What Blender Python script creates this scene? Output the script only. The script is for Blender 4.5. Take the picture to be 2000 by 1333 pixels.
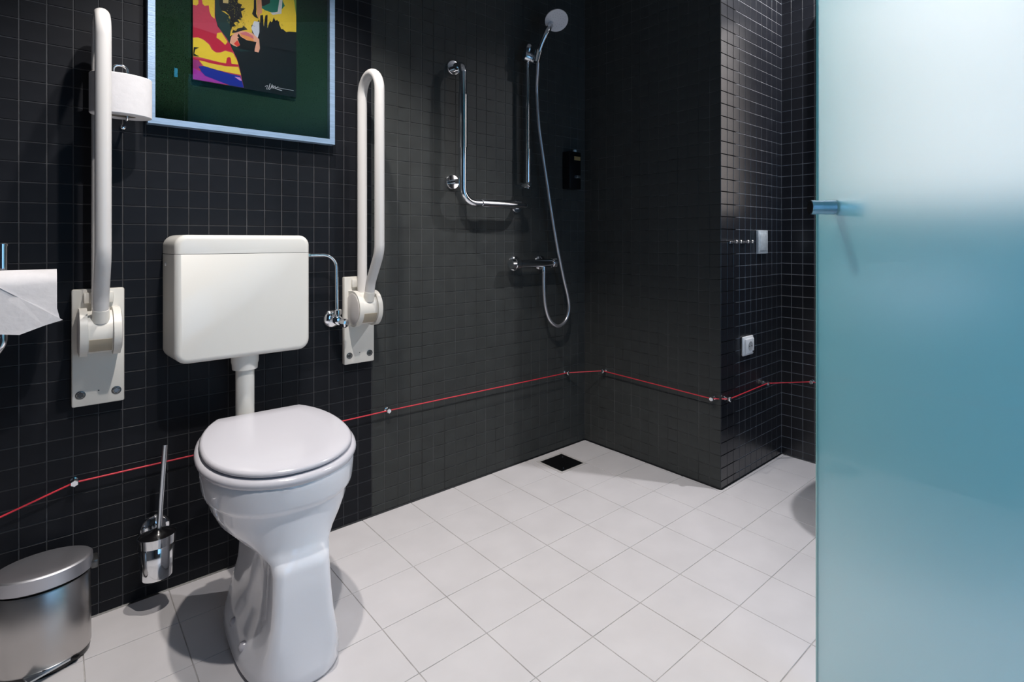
import bpy, bmesh, math, random
from mathutils import Vector, Matrix
random.seed(7)
for _o in list(bpy.data.objects): bpy.data.objects.remove(_o)
scene = bpy.context.scene
COL = scene.collection

# ---------------------------------------------------------------- camera
FPX, TH, PY, PX, CAMH = 1061.9, 0.8264, 468.7, 1069.9, 0.9848
cam_d = bpy.data.cameras.new('camera'); cam = bpy.data.objects.new('camera', cam_d); COL.objects.link(cam)
cam.location = (0, 0, CAMH); cam.rotation_euler = (math.pi/2, 0, TH - math.pi/2)
cam_d.sensor_width = 36.0; cam_d.lens = FPX/2000*36.0
cam_d.shift_x = (1000-PX)/2000; cam_d.shift_y = -(666.5-PY)/2000
cam_d.clip_start = 0.02
scene.camera = cam

# ---------------------------------------------------------------- room sizes
YA, XB, YC, XD = 1.8465, 1.9495, 1.1118, 2.4864     # tiled wall faces
XL, YR, ZC = -0.70, -0.85, 2.50                     # near left wall, rear wall, ceiling

# ---------------------------------------------------------------- world, lights, exposure
w = bpy.data.worlds.new('world'); scene.world = w; w.use_nodes = True
w.node_tree.nodes['Background'].inputs[0].default_value = (0.55, 0.7, 1.0, 1)
w.node_tree.nodes['Background'].inputs[1].default_value = 0.3
vs = scene.view_settings
vs.view_transform = 'Standard'; vs.look = 'None'; vs.gamma = 1.0; vs.use_curve_mapping = False
vs.exposure = -0.17
SPOTS = [((0.45, 1.26), 96, (1.0, 0.94, 0.88), 88, .6, 0), ((0.45, 0.62), 104, (1.0, 0.95, 0.92), 80, .5, 22),
         ((2.28, 0.56), 105, (0.98, 0.97, 1.0), 136, .5, 0)]      # place, watts, colour, cone, softness, tilt towards the toilet wall
WINDOW_GLOW = ((0.22, 0.56, 1.0), 1.75)
MIRROR_GLOW = ((1.0, 0.87, 0.79), 1.75)

# ---------------------------------------------------------------- materials
def lin(c): return tuple((v/12.92 if v <= .04045 else ((v+.055)/1.055)**2.4) for v in [k/255 for k in c])
def setin(b, **kw):
    for k, v in kw.items():
        b.inputs[k.replace('_', ' ')].default_value = v
def mat(name, col, rough=.5, metal=0., spec=.5, noise=0., scale=40., bump=0., bscale=None, coat=0., rvar=0., stretch=None):
    m = bpy.data.materials.new(name); m.use_nodes = True
    nt = m.node_tree; b = nt.nodes['Principled BSDF']
    b.inputs['Base Color'].default_value = (*col, 1); b.inputs['Roughness'].default_value = rough
    b.inputs['Metallic'].default_value = metal; b.inputs['Specular IOR Level'].default_value = spec
    b.inputs['Coat Weight'].default_value = coat
    b.inputs['Coat Roughness'].default_value = .04
    if noise or bump or rvar:
        tc = nt.nodes.new('ShaderNodeTexCoord'); src = tc.outputs['Object']
        if stretch:
            mp = nt.nodes.new('ShaderNodeMapping'); mp.inputs['Scale'].default_value = stretch
            nt.links.new(src, mp.inputs['Vector']); src = mp.outputs['Vector']
        n = nt.nodes.new('ShaderNodeTexNoise'); n.inputs['Scale'].default_value = scale; n.inputs['Detail'].default_value = 4
        nt.links.new(src, n.inputs['Vector'])
        if noise:
            r = nt.nodes.new('ShaderNodeMapRange'); r.inputs[1].default_value = .3; r.inputs[2].default_value = .7
            r.inputs[3].default_value = 1-noise; r.inputs[4].default_value = 1+noise
            nt.links.new(n.outputs['Fac'], r.inputs[0])
            mx = nt.nodes.new('ShaderNodeVectorMath'); mx.operation = 'SCALE'
            mx.inputs[0].default_value = col; nt.links.new(r.outputs[0], mx.inputs['Scale'])
            nt.links.new(mx.outputs[0], b.inputs['Base Color'])
        if rvar:
            r2 = nt.nodes.new('ShaderNodeMapRange'); r2.inputs[1].default_value = .3; r2.inputs[2].default_value = .7
            r2.inputs[3].default_value = max(0, rough-rvar); r2.inputs[4].default_value = rough+rvar
            nt.links.new(n.outputs['Fac'], r2.inputs[0]); nt.links.new(r2.outputs[0], b.inputs['Roughness'])
        if bump:
            n2 = n
            if bscale:
                n2 = nt.nodes.new('ShaderNodeTexNoise'); n2.inputs['Scale'].default_value = bscale; nt.links.new(src, n2.inputs['Vector'])
            bp = nt.nodes.new('ShaderNodeBump'); bp.inputs['Strength'].default_value = bump; bp.inputs['Distance'].default_value = .002
            nt.links.new(n2.outputs['Fac'], bp.inputs['Height']); nt.links.new(bp.outputs[0], b.inputs['Normal'])
    return m
def emis(name, col, strength, rough=.4):
    m = mat(name, (.8, .8, .8), rough); b = m.node_tree.nodes['Principled BSDF']
    b.inputs['Emission Color'].default_value = (*col, 1); b.inputs['Emission Strength'].default_value = strength
    return m
def tile_mat(name, col, rough, var):
    # per-tile tone from the tile's own position, plus a fine mottled glaze
    m = mat(name, col, rough, spec=var, noise=.10, scale=18, rvar=.03)
    return m
M = {}
M['tile_dry'] = tile_mat('black_matte_tile', (.0100, .0110, .0142), .42, .14)  # less glossy than the same tile on the return and right walls
M['tile_gloss'] = tile_mat('black_gloss_tile', (.0100, .0110, .0150), .30, .75)
M['tile_wet'] = tile_mat('filmed_black_tile', (.043, .046, .0455), .45, .16)
M['grout_dry'] = mat('pale_grout', (.050, .052, .058), .85, noise=.25, scale=30)
M['grout_wet'] = mat('dark_grout', (.056, .057, .057), .7, noise=.75, scale=22, stretch=(1, 1, .12))
M['grout_lit'] = mat('pale_lit_grout', (.28, .285, .30), .85, noise=.25, scale=30)  # same grout as the toilet wall, with brighter light put into its colour
M['silicone'] = mat('black_silicone', (.008, .009, .011), .35)
M['floor'] = mat('floor_tile_ceramic', (.655, .632, .64), .33, noise=.035, scale=9, rvar=.05, bump=.05, bscale=60)
M['fgrout'] = mat('floor_grout', (.43, .41, .40), .8, noise=.25, scale=25)
M['plaster'] = mat('grey_ceiling_paint', (.34, .34, .35), .8, noise=.03, scale=12)
M['rear'] = mat('dark_grey_plaster', (.05, .053, .06), .7, noise=.05, scale=12)
M['ceramic'] = mat('white_vitreous_china', (.84, .85, .90), .06, coat=.4)
M['seat'] = mat('white_seat_plastic', (.61, .60, .645), .16)
M['cistern'] = mat('ivory_plastic', (.78, .765, .72), .14)
M['arm'] = mat('white_coated_tube', (.655, .64, .63), .24)
M['armbody'] = mat('cream_nylon', (.74, .715, .66), .34)
M['beige'] = mat('beige_nylon', (.42, .36, .27), .45)
M['chrome'] = mat('chrome', (.88, .90, .93), .09, metal=1)
M['hose'] = mat('silver_hose', (.52, .52, .55), .30, metal=.8)
M['steel'] = mat('brushed_steel', (.55, .53, .52), .32, metal=1)
M['steel_lid'] = mat('brushed_steel_lid', (.62, .62, .66), .46, metal=1)
M['black'] = mat('black_plastic', (.006, .006, .007), .22)
M['pit'] = mat('drain_black', (.003, .003, .0035), .3)
M['bolt'] = mat('dark_bolt', (.12, .12, .12), .3, metal=.8)
M['paper'] = mat('tissue_paper', (.68, .667, .685), .95, noise=.03, scale=60, bump=.25, bscale=90)
M['card'] = mat('cardboard_core', (.36, .30, .24), .9)
M['red'] = mat('red_cord', (.62, .03, .05), .45)
M['gold'] = mat('gold_label', (.65, .46, .20), .35, metal=.6)
M['wplastic'] = mat('white_socket_plastic', (.88, .88, .88), .3)
M['face'] = mat('shower_face', (.66, .66, .70), .35)
M['plate'] = mat('satin_aluminium', (.62, .68, .72), .35, metal=.3, noise=.15, scale=60)
M['satin'] = mat('satin_steel', (.62, .66, .70), .2, metal=1)
M['leaf'] = mat('silver_leaf', (.28, .40, .56), .42, metal=.35, noise=.14, scale=14, stretch=(1, 1, 14), bump=.2, bscale=40)  # blue daylight reflection on the silver is put into the base colour
M['leafh'] = mat('silver_leaf_cross', (.28, .40, .56), .42, metal=.35, noise=.14, scale=14, stretch=(1, 1, 14), bump=.2, bscale=40)  # same painted-in blue reflection for the cross bars
M['turf'] = mat('green_turf', (.0015, .036, .009), .9, noise=.7, scale=420, bump=.8, bscale=500)
M['navy'] = mat('print_navy', (.0012, .0035, .0060), .45, spec=.15)
def glass_pane(name):
    m = bpy.data.materials.new(name); m.use_nodes = True; nt = m.node_tree; nt.nodes.clear()
    o = nt.nodes.new('ShaderNodeOutputMaterial'); mx = nt.nodes.new('ShaderNodeMixShader'); f = nt.nodes.new('ShaderNodeFresnel')
    t = nt.nodes.new('ShaderNodeBsdfTransparent'); g = nt.nodes.new('ShaderNodeBsdfGlossy'); g.inputs['Roughness'].default_value = .0
    f.inputs['IOR'].default_value = 1.45
    nt.links.new(f.outputs[0], mx.inputs[0]); nt.links.new(t.outputs[0], mx.inputs[1]); nt.links.new(g.outputs[0], mx.inputs[2]); nt.links.new(mx.outputs[0], o.inputs[0])
    return m
M['pane'] = glass_pane('clear_glass')
def frosted(name):
    m = mat(name, (.975, .975, .97), .38); b = m.node_tree.nodes['Principled BSDF']
    b.inputs['Transmission Weight'].default_value = .95; b.inputs['IOR'].default_value = 1.2
    b.inputs['Coat Weight'].default_value = .8; b.inputs['Coat Roughness'].default_value = .02; b.inputs['Coat IOR'].default_value = 1.4
    nt = m.node_tree; o = nt.nodes['Material Output']
    t = nt.nodes.new('ShaderNodeBsdfTranslucent'); t.inputs['Color'].default_value = (.36, .92, .95, 1)
    mx = nt.nodes.new('ShaderNodeMixShader'); mx.inputs[0].default_value = .30
    nt.links.new(b.outputs[0], mx.inputs[1]); nt.links.new(t.outputs[0], mx.inputs[2]); nt.links.new(mx.outputs[0], o.inputs['Surface'])
    return m
M['frost'] = frosted('frosted_glass')
M['edge'] = mat('glass_edge', (.30, .62, .62), .12, coat=.5)
M['knob'] = mat('knob_steel', (.34, .43, .53), .22, metal=1)
M['mirror'] = mat('mirror_silver', (.86, .88, .88), .02, metal=1)
M['mglow'] = emis('mirror_light_diffuser', *MIRROR_GLOW)
M['wglow'] = emis('daylit_frosted_pane', *WINDOW_GLOW)
M['bglow'] = emis('blue_display', (.05, .55, 1.0), 6)
M['lens'] = emis('downlight_lens', (1, .93, .86), 12)

# ---------------------------------------------------------------- mesh helpers
class G:
    """collects shapes into one mesh"""
    def __init__(s): s.v = []; s.f = []
    def add(s, v, f):
        n = len(s.v); s.v += [tuple(p) for p in v]; s.f += [tuple(i+n for i in q) for q in f]; return s
    def box(s, a, b):
        x0, y0, z0 = a; x1, y1, z1 = b
        return s.add([(x0,y0,z0),(x1,y0,z0),(x1,y1,z0),(x0,y1,z0),(x0,y0,z1),(x1,y0,z1),(x1,y1,z1),(x0,y1,z1)],
                     [(0,3,2,1),(4,5,6,7),(0,1,5,4),(1,2,6,5),(2,3,7,6),(3,0,4,7)])
    def rbox(s, a, b, r, seg=3, axes='xyz', cond=None):
        bm = bmesh.new(); bmesh.ops.create_cube(bm, size=1)
        for v in bm.verts: v.co = Vector([a[i]+(v.co[i]+.5)*(b[i]-a[i]) for i in range(3)])
        ed = []
        for e in bm.edges:
            d = (e.verts[0].co-e.verts[1].co); ax = max(range(3), key=lambda i: abs(d[i])); mid = (e.verts[0].co+e.verts[1].co)/2
            if 'xyz'[ax] in axes and (cond is None or cond(mid, ax)): ed.append(e)
        bmesh.ops.bevel(bm, geom=ed, offset=r, segments=seg, profile=.5, affect='EDGES', clamp_overlap=True)
        bm.verts.index_update(); s.add([v.co.copy() for v in bm.verts], [[v.index for v in f.verts] for f in bm.faces]); bm.free(); return s
    def loft(s, rings, cap0=True, cap1=True):
        n = len(rings[0]); v = [p for r in rings for p in r]; f = []
        for i in range(len(rings)-1):
            for j in range(n):
                k = (j+1) % n; f.append((i*n+j, i*n+k, (i+1)*n+k, (i+1)*n+j))
        if cap0: f.append(tuple(reversed(range(n))))
        if cap1: f.append(tuple((len(rings)-1)*n+j for j in range(n)))
        return s.add(v, f)
    def tube(s, path, rad, seg=14, caps=True):
        P = [Vector(p) for p in path]; R = rad if isinstance(rad, (list, tuple)) else [rad]*len(P)
        T = []
        for i in range(len(P)):
            a = P[max(i-1, 0)]; b = P[min(i+1, len(P)-1)]; T.append((b-a).normalized())
        up = Vector((0, 0, 1)) if abs(T[0].z) < .9 else Vector((1, 0, 0))
        nrm = (up - T[0]*up.dot(T[0])).normalized(); rings = []
        for i, p in enumerate(P):
            nrm = (nrm - T[i]*nrm.dot(T[i])).normalized(); bn = T[i].cross(nrm)
            rings.append([p + (nrm*math.cos(2*math.pi*k/seg)+bn*math.sin(2*math.pi*k/seg))*R[i] for k in range(seg)])
        return s.loft(rings, caps, caps)
    def lathe(s, org, axis, prof, seg=28, caps=True):
        a = Vector(axis).normalized(); o = Vector(org)
        up = Vector((0, 0, 1)) if abs(a.z) < .9 else Vector((1, 0, 0))
        e1 = (up-a*up.dot(a)).normalized(); e2 = a.cross(e1)
        rings = [[o+a*h+(e1*math.cos(2*math.pi*k/seg)+e2*math.sin(2*math.pi*k/seg))*max(r, 1e-5) for k in range(seg)] for r, h in prof]
        return s.loft(rings, caps, caps)
    def prism(s, pts, d):
        n = len(pts); d = Vector(d); v = [Vector(p) for p in pts]; v += [p+d for p in v]
        return s.add(v, [tuple(reversed(range(n))), tuple(range(n, 2*n))]+[(j, (j+1) % n, n+(j+1) % n, n+j) for j in range(n)])
def fillet(pts, r, seg=8):
    P = [Vector(p) for p in pts]; out = [P[0]]; rr = r if isinstance(r, (list, tuple)) else [r]*len(P)
    for i in range(1, len(P)-1):
        a = (P[i-1]-P[i]); b = (P[i+1]-P[i]); ua, ub = a.normalized(), b.normalized()
        ang = ua.angle(ub); t = min(rr[i]/math.tan(ang/2), a.length*.49, b.length*.49)
        p0 = P[i]+ua*t; p1 = P[i]+ub*t
        rad = t*math.tan(ang/2); c = P[i]+(ua+ub).normalized()*(rad/math.sin(ang/2))
        v0 = p0-c; v1 = p1-c; tot = v0.angle(v1)
        for k in range(seg+1):
            th = tot*k/seg; out.append(c+(v0*math.sin(tot-th)+v1*math.sin(th))/math.sin(tot))
    out.append(P[-1]); return out
def smoothpath(pts, n=6):
    P = [Vector(p) for p in pts]; P = [P[0]*2-P[1]]+P+[P[-1]*2-P[-2]]; out = []
    for i in range(1, len(P)-2):
        for k in range(n):
            t = k/n; a, b, c, d = P[i-1:i+3]
            out.append(.5*((2*b)+(c-a)*t+(2*a-5*b+4*c-d)*t*t+(3*b-3*c+d-a)*t**3))
    out.append(P[-2]); return out
BASE = {}
def mk(name, g, m, parent=None, smooth=True, angle=35, label=None):
    off = BASE.get(parent, Vector((0, 0, 0))) if parent else Vector((0, 0, 0))
    me = bpy.data.meshes.new(name); me.from_pydata([tuple(Vector(v)-off) for v in g.v], [], g.f)
    bm = bmesh.new(); bm.from_mesh(me); bmesh.ops.recalc_face_normals(bm, faces=bm.faces); bm.to_mesh(me); bm.free()
    for mm in (m if isinstance(m, list) else [m]): me.materials.append(mm)
    if smooth:
        me.shade_smooth(); me.set_sharp_from_angle(angle=math.radians(angle))
    o = bpy.data.objects.new(name, me); COL.objects.link(o)
    if parent: o.parent = parent; BASE[o] = off
    if label: o['label'] = label
    return o
def thing(name, label, cat, loc, group=None):
    o = bpy.data.objects.new(name, None); o.empty_display_size = .05; COL.objects.link(o); o.location = loc
    o['label'] = label; o['category'] = cat; BASE[o] = Vector(loc)
    if group: o['group'] = group
    return o
def tag(o, label, cat, group=None):
    o['label'] = label; o['category'] = cat
    if group: o['group'] = group
    return o
def struct(o, label, cat='wall'):
    o['kind'] = 'structure'; o['label'] = label; o['category'] = cat; return o
def proj(X, Y, Z):
    fx, fy = math.cos(TH), math.sin(TH); d = X*fx+Y*fy; r = X*fy-Y*fx
    return (PX+FPX*r/d, PY-FPX*(Z-CAMH)/d, d) if d > .05 else (-1e6, -1e6, d)

# ================================================================ ROOM SHELL
def slab(name, boxes, m, label, cat='wall'):
    g = G()
    for a, b in boxes: g.box(a, b)
    return struct(mk(name, g, m, smooth=False), label, cat)
GD = .0013      # grout depth behind the tile faces
SPLIT = -.0502+.05*18
wl = G().box((XL-.1, YA+GD, -.06), (SPLIT, YA+.12, ZC)); wl_o = struct(mk('wall_left', wl, M['grout_dry'], smooth=False), 'long black mosaic wall behind the toilet and the shower', 'wall')
gw = mk('grout_bed', G().box((SPLIT, YA+GD, -.06), (XB+.12, YA+.12, ZC)), M['grout_wet'], wl_o, smooth=False)
wb_o = slab('wall_back', [((XB+GD, YC+GD, -.06), (XB+.12, YA+GD, ZC))], M['grout_wet'], 'short black mosaic wall facing the toilet, right of the shower corner')
wc_o = slab('wall_return', [((XB+.12, YC+GD, -.06), (XD+GD, YC+.12, ZC)), ((XB+.0022, YC+GD, -.06), (XB+.12, YC+GD+.004, ZC))], M['grout_lit'], 'narrow black mosaic return wall with socket and hooks')
wd_o = slab('wall_right', [((XD+GD, YR-.1, -.06), (XD+.12, YC+.12, ZC))], M['grout_lit'], 'black mosaic wall running behind the frosted glass door')
slab('wall_rear', [((XL-.1, YR-.1, -.06), (XD+.12, YR, ZC))], M['rear'], 'plain dark grey wall behind the photographer')
slab('wall_near', [((XL-.1, YR, -.06), (XL, YA+.12, ZC))], M['rear'], 'plain dark grey wall left of the toilet, out of the picture')
slab('ceiling', [((XL-.1, YR-.1, ZC), (XD+.12, YA+.12, ZC+.1))], M['plaster'], 'flat grey ceiling with recessed lamps', 'ceiling')
fl_o = slab('floor', [((XL-.1, YR-.1, -.12), (XD+.12, YA+.12, -.0016))], M['fgrout'], 'pale square tiled floor', 'floor')

# ---- wall mosaic: each tile a piece of its wall
_tm = {}
def tile_mesh(wd, ht, m):
    key = (round(wd, 4), round(ht, 4), m.name)
    if key in _tm: return _tm[key]
    t, c = GD+.0002, .0007
    g = G(); x, y = wd/2, ht/2
    g.add([(-x,-y,0),(x,-y,0),(x,y,0),(-x,y,0),(-x,-y,t-c),(x,-y,t-c),(x,y,t-c),(-x,y,t-c),(-x+c,-y+c,t),(x-c,-y+c,t),(x-c,y-c,t),(-x+c,y-c,t)],
          [(0,1,5,4),(1,2,6,5),(2,3,7,6),(3,0,4,7),(4,5,9,8),(5,6,10,9),(6,7,11,10),(7,4,8,11),(8,9,10,11)])
    me = bpy.data.meshes.new('mosaic_tile'); me.from_pydata(g.v, [], g.f); me.materials.append(m); _tm[key] = (me, g); return _tm[key]
ZR, ZP = .033, .0497
rows = [(0.004, ZR)]+[(ZR+ZP*k, min(ZR+ZP*(k+1), ZC)) for k in range(50) if ZR+ZP*k < ZC-.005]
HIDE = [(322, 462, 604, 705), (300, 0, 650, 275), (400, 800, 690, 1333), (0, 1110, 170, 1333)]
def mosaic(wall, org, u, n, edges, mfun, maxn=300):
    u, n = Vector(u), Vector(n); vz = Vector((0, 0, 1)); cells = []
    for i in range(len(edges)-1):
        for (z0, z1) in rows:
            a, b = edges[i], edges[i+1]
            if abs(b-a) < .004 or z1-z0 < .004: continue
            c = Vector(org)+u*((a+b)/2)+vz*((z0+z1)/2)
            q = [proj(*(Vector(org)+u*s+vz*t)) for s, t in ((a, z0), (b, z0), (b, z1), (a, z1))]
            area = 0
            cx, cy = sum(p[0] for p in q)/4, sum(p[1] for p in q)/4
            if -15 < cx < 1593 and -15 < cy < 1345 and min(p[2] for p in q) > .1 and not any(h[0] < cx < h[2] and h[1] < cy < h[3] for h in HIDE):
                area = abs(sum(q[k][0]*q[(k+1) % 4][1]-q[(k+1) % 4][0]*q[k][1] for k in range(4)))/2
            cells.append((area, c, abs(b-a)-.0026, z1-z0-.0026, mfun((a+b)/2)))
    cells.sort(key=lambda t: -t[0])
    rot = Matrix((u, vz, n)).transposed().to_4x4()
    rest = {}
    for k, (ar, c, wd, ht, m) in enumerate(cells):
        me, g = tile_mesh(wd, ht, m)
        jit = Matrix.Rotation(random.gauss(0, .0022), 4, 'X') @ Matrix.Rotation(random.gauss(0, .0022), 4, 'Y')
        mw = Matrix.Translation(c - n*GD) @ rot @ jit
        if k < maxn and ar > 60:
            o = bpy.data.objects.new('mosaic_tile', me); COL.objects.link(o); o.parent = wall; o.matrix_local = mw
        else:
            rest.setdefault(m.name, (m, G()))[1].add([mw @ Vector(v) for v in g.v], g.f)
    for m, g in rest.values():
        me = bpy.data.meshes.new('mosaic_tiles'); me.from_pydata(g.v, [], g.f); me.materials.append(m)
        o = bpy.data.objects.new('mosaic_tile_field', me); COL.objects.link(o); o.parent = wall; o['kind'] = 'stuff'
ea = [-.0502+.05*k for k in range(-13, 40)]+[XB]
mosaic(wl_o, (0, YA, 0), (1, 0, 0), (0, -1, 0), ea, lambda s: M['tile_wet'] if s > SPLIT else M['tile_dry'])
eb = [YC+.0496*k for k in range(0, 15)]+[YA]
mosaic(wb_o, (XB, 0, 0), (0, -1, 0), (-1, 0, 0), [-v for v in reversed(eb)], lambda s: M['tile_wet'])
ec = [XB+(XD-XB)/11*k for k in range(12)]
mosaic(wc_o, (0, YC, 0), (1, 0, 0), (0, -1, 0), ec, lambda s: M['tile_gloss'])
ed = [YC, YC-.046]+[YC-.046-.05*k for k in range(1, 39)]+[YR]
mosaic(wd_o, (XD, 0, 0), (0, -1, 0), (-1, 0, 0), [-v for v in ed], lambda s: M['tile_gloss'])

# ---- black sealant along the foot of the walls
def seal(name, a, b, inw):
    a, b, i = Vector((*a, 0)), Vector((*b, 0)), Vector((*inw, 0))*.006
    g = G(); z = Vector((0, 0, .007)); zb = Vector((0, 0, -.0012))
    g.add([a+zb-i, a+zb+i, a+z-i, b+zb-i, b+zb+i, b+z-i], [(0,1,2),(3,5,4),(1,4,5,2),(0,3,4,1),(0,2,5,3)])
    return struct(mk(name, g, M['silicone'], smooth=False), 'black sealant bead along the foot of the '+{'trim_1':'long toilet wall','trim_2':'shower corner wall','trim_3':'socket wall','trim_4':'wall behind the glass door'}[name], 'trim')
seal('trim_1', (XL, YA), (XB, YA), (0, -1)); seal('trim_2', (XB, YA), (XB, YC), (-1, 0)); seal('trim_3', (XB, YC), (XD, YC), (0, -1)); seal('trim_4', (XD, YC), (XD, YR), (-1, 0))

# ---- floor tiles
def clip(poly, ax, lim, keep_less):
    out = []
    for i in range(len(poly)):
        p, q = poly[i], poly[(i+1) % len(poly)]
        ip = (p[ax] <= lim) if keep_less else (p[ax] >= lim); iq = (q[ax] <= lim) if keep_less else (q[ax] >= lim)
        if ip: out.append(p)
        if ip != iq:
            t = (lim-p[ax])/(q[ax]-p[ax]); out.append((p[0]+(q[0]-p[0])*t, p[1]+(q[1]-p[1])*t))
    return out
S, OX, OY, PH = .1875, 1.7443, .7233, -.0065
cp, sp = math.cos(PH), math.sin(PH)
DR = (1.606, 1.654, 1.738, 1.794)           # drain opening
for i in range(-15, 6):
    for j in range(-10, 8):
        e = .0011; quad = [(i*S+e, j*S+e), ((i+1)*S-e, j*S+e), ((i+1)*S-e, (j+1)*S-e), (i*S+e, (j+1)*S-e)]
        quad = [(OX+x*cp-y*sp, OY+x*sp+y*cp) for x, y in quad]
        P0 = clip(clip(clip(clip(quad, 0, XL, False), 0, XD, True), 1, YR, False), 1, YA, True)
        if len(P0) < 3: continue
        if max(p[0] for p in P0) <= XB or max(p[1] for p in P0) <= YC: pieces = [P0]
        else: pieces = [clip(P0, 1, YC, True), clip(clip(P0, 1, YC, False), 0, XB, True)]
        pieces = [p for p in pieces if len(p) >= 3]
        def area(p): return abs(sum(p[k][0]*p[(k+1) % len(p)][1]-p[(k+1) % len(p)][0]*p[k][1] for k in range(len(p))))/2
        pieces = [p for p in pieces if area(p) > 2e-5]
        if not pieces: continue
        g = G()
        for p in pieces:
            if sum(p[k][0]*p[(k+1) % len(p)][1]-p[(k+1) % len(p)][0]*p[k][1] for k in range(len(p))) < 0: p = p[::-1]
            n = len(p); cx, cy = sum(q[0] for q in p)/n, sum(q[1] for q in p)/n
            dz = random.gauss(0, .00012)
            g.add([(x, y, -.002) for x, y in p]+[(x, y, -.0006+dz) for x, y in p]+[(x+(cx-x)*.006, y+(cy-y)*.006, dz) for x, y in p],
                  [(k, (k+1) % n, n+(k+1) % n, n+k) for k in range(n)]+[(n+k, n+(k+1) % n, 2*n+(k+1) % n, 2*n+k) for k in range(n)]+[tuple(range(2*n, 3*n))])
        mk('floor_tile', g, M['floor'], fl_o, smooth=False)

# ---- floor drain
t = thing('floor_drain', 'square black floor drain in the shower corner', 'drain', (1.672, 1.724, 0))
x0, y0, x1, y1 = DR; fr = .012
g = G()
for a, b in (((x0-fr, y0-fr), (x1+fr, y0)), ((x0-fr, y1), (x1+fr, y1+fr)), ((x0-fr, y0), (x0, y1)), ((x1, y0), (x1+fr, y1))): g.box((*a, -.001), (*b, .0016))
mk('drain_frame', g, mat('drain_rim', (.55, .53, .52), .4), t, smooth=False)
mk('grate', G().box((x0, y0, -.001), (x1, y1, .0011)), M['pit'], t, smooth=False)
for sx, sy in ((x0+.03, y0+.022), (x1-.022, y1-.03)): mk('screw', G().lathe((sx, sy, .001), (0, 0, 1), [(.0035, 0), (.0035, .001), (.002, .0016)], 10), M['chrome'], t)

# ---- daylit glazing and lamps
wn = thing('window_1', 'wide daylit frosted window in the rear wall', 'window', (.9, YR, 0.40)); wn['kind'] = 'structure'
mk('window_pane', G().box((.25, YR-.005, 0.45), (1.60, YR+.012, 1.72)), M['wglow'], wn, smooth=False)
g = G()
for a, b in (((.2, 0.40), (.25, 1.77)), ((1.60, 0.40), (1.65, 1.77)), ((.25, 0.40), (1.60, 0.45)), ((.25, 1.72), (1.60, 1.77)), ((.91, 0.45), (.94, 1.72))): g.box((a[0], YR-.005, a[1]), (b[0], YR+.03, b[1]))
mk('window_frame', g, M['black'], wn, smooth=False)
dl = thing('door_display', 'small bright blue display high on the rear wall', 'display', (.70, YR, 2.10))
mk('housing', G().rbox((.62, YR, 2.08), (.78, YR+.02, 2.18), .004), M['black'], dl); mk('screen', G().box((.64, YR+.015, 2.10), (.76, YR+.0215, 2.16)), M['bglow'], dl, smooth=False)
SPN = ['over the toilet cistern', 'over the front of the toilet', 'over the washbasin']
for (xy, pw, colr, cone, soft_, tilt), nm in zip(SPOTS, SPN):
    t = thing('recessed_downlight', 'round recessed ceiling downlight '+nm, 'lamp', (*xy, ZC), 'ceiling downlights')
    mk('trim_ring', G().lathe((*xy, ZC), (0, 0, -1), [(.050, 0), (.050, .004), (.038, .006), (.034, .001)], 32, caps=False), M['chrome'], t)
    mk('lens', G().lathe((*xy, ZC), (0, 0, -1), [(.034, -.001), (.034, .001)], 32), M['lens'], t, smooth=False)
    ld = bpy.data.lights.new('downlight_beam', 'SPOT'); ld.energy = pw; ld.color = colr; ld.spot_size = math.radians(cone); ld.spot_blend = soft_; ld.shadow_soft_size = .022
    lo = bpy.data.objects.new('downlight_beam', ld); COL.objects.link(lo); lo.parent = t; lo.location = (0, 0, -.012); lo.rotation_euler = (math.radians(tilt), 0, 0)

# ================================================================ TOILET
TX, TY, TA = .433, 1.48, math.radians(-3)
def tl(x, y, z): return (TX+x*math.cos(TA)-y*math.sin(TA), TY+x*math.sin(TA)+y*math.cos(TA), z)
def egg(hw, yf, yb, n, z, seg=56, yc=None, bcut=None, slope=0):
    yc = (yf+yb)/2 if yc is None else yc; out = []
    for k in range(seg):
        th = 2*math.pi*k/seg; c, s = math.cos(th), math.sin(th)
        x = hw*math.copysign(abs(c)**(2/n), c); r = (yb-yc) if s > 0 else (yc-yf)
        y = yc+r*math.copysign(abs(s)**(2/n), s)
        if bcut is not None: y = min(y, bcut)
        out.append(tl(x, y, z+slope*y))
    return out
toilet = thing('toilet', 'white floor-standing toilet with its lid closed', 'toilet', (TX, TY, 0))
def quad_rr(hw, L, r, n_side, n_arc, n_end):
    q = [(hw, (L-r)*k/n_side) for k in range(n_side)]
    q += [(hw-r+r*math.cos(math.pi/2*k/n_arc), L-r+r*math.sin(math.pi/2*k/n_arc)) for k in range(n_arc)]
    q += [((hw-r)*(1-k/n_end), L) for k in range(n_end)]
    return q
def quad_se(hw, L, n, m):
    out = []
    for k in range(m):
        th = math.pi/2*k/m; out.append((hw*math.cos(th)**(2/n), L*math.sin(th)**(2/n)))
    return out
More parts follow.
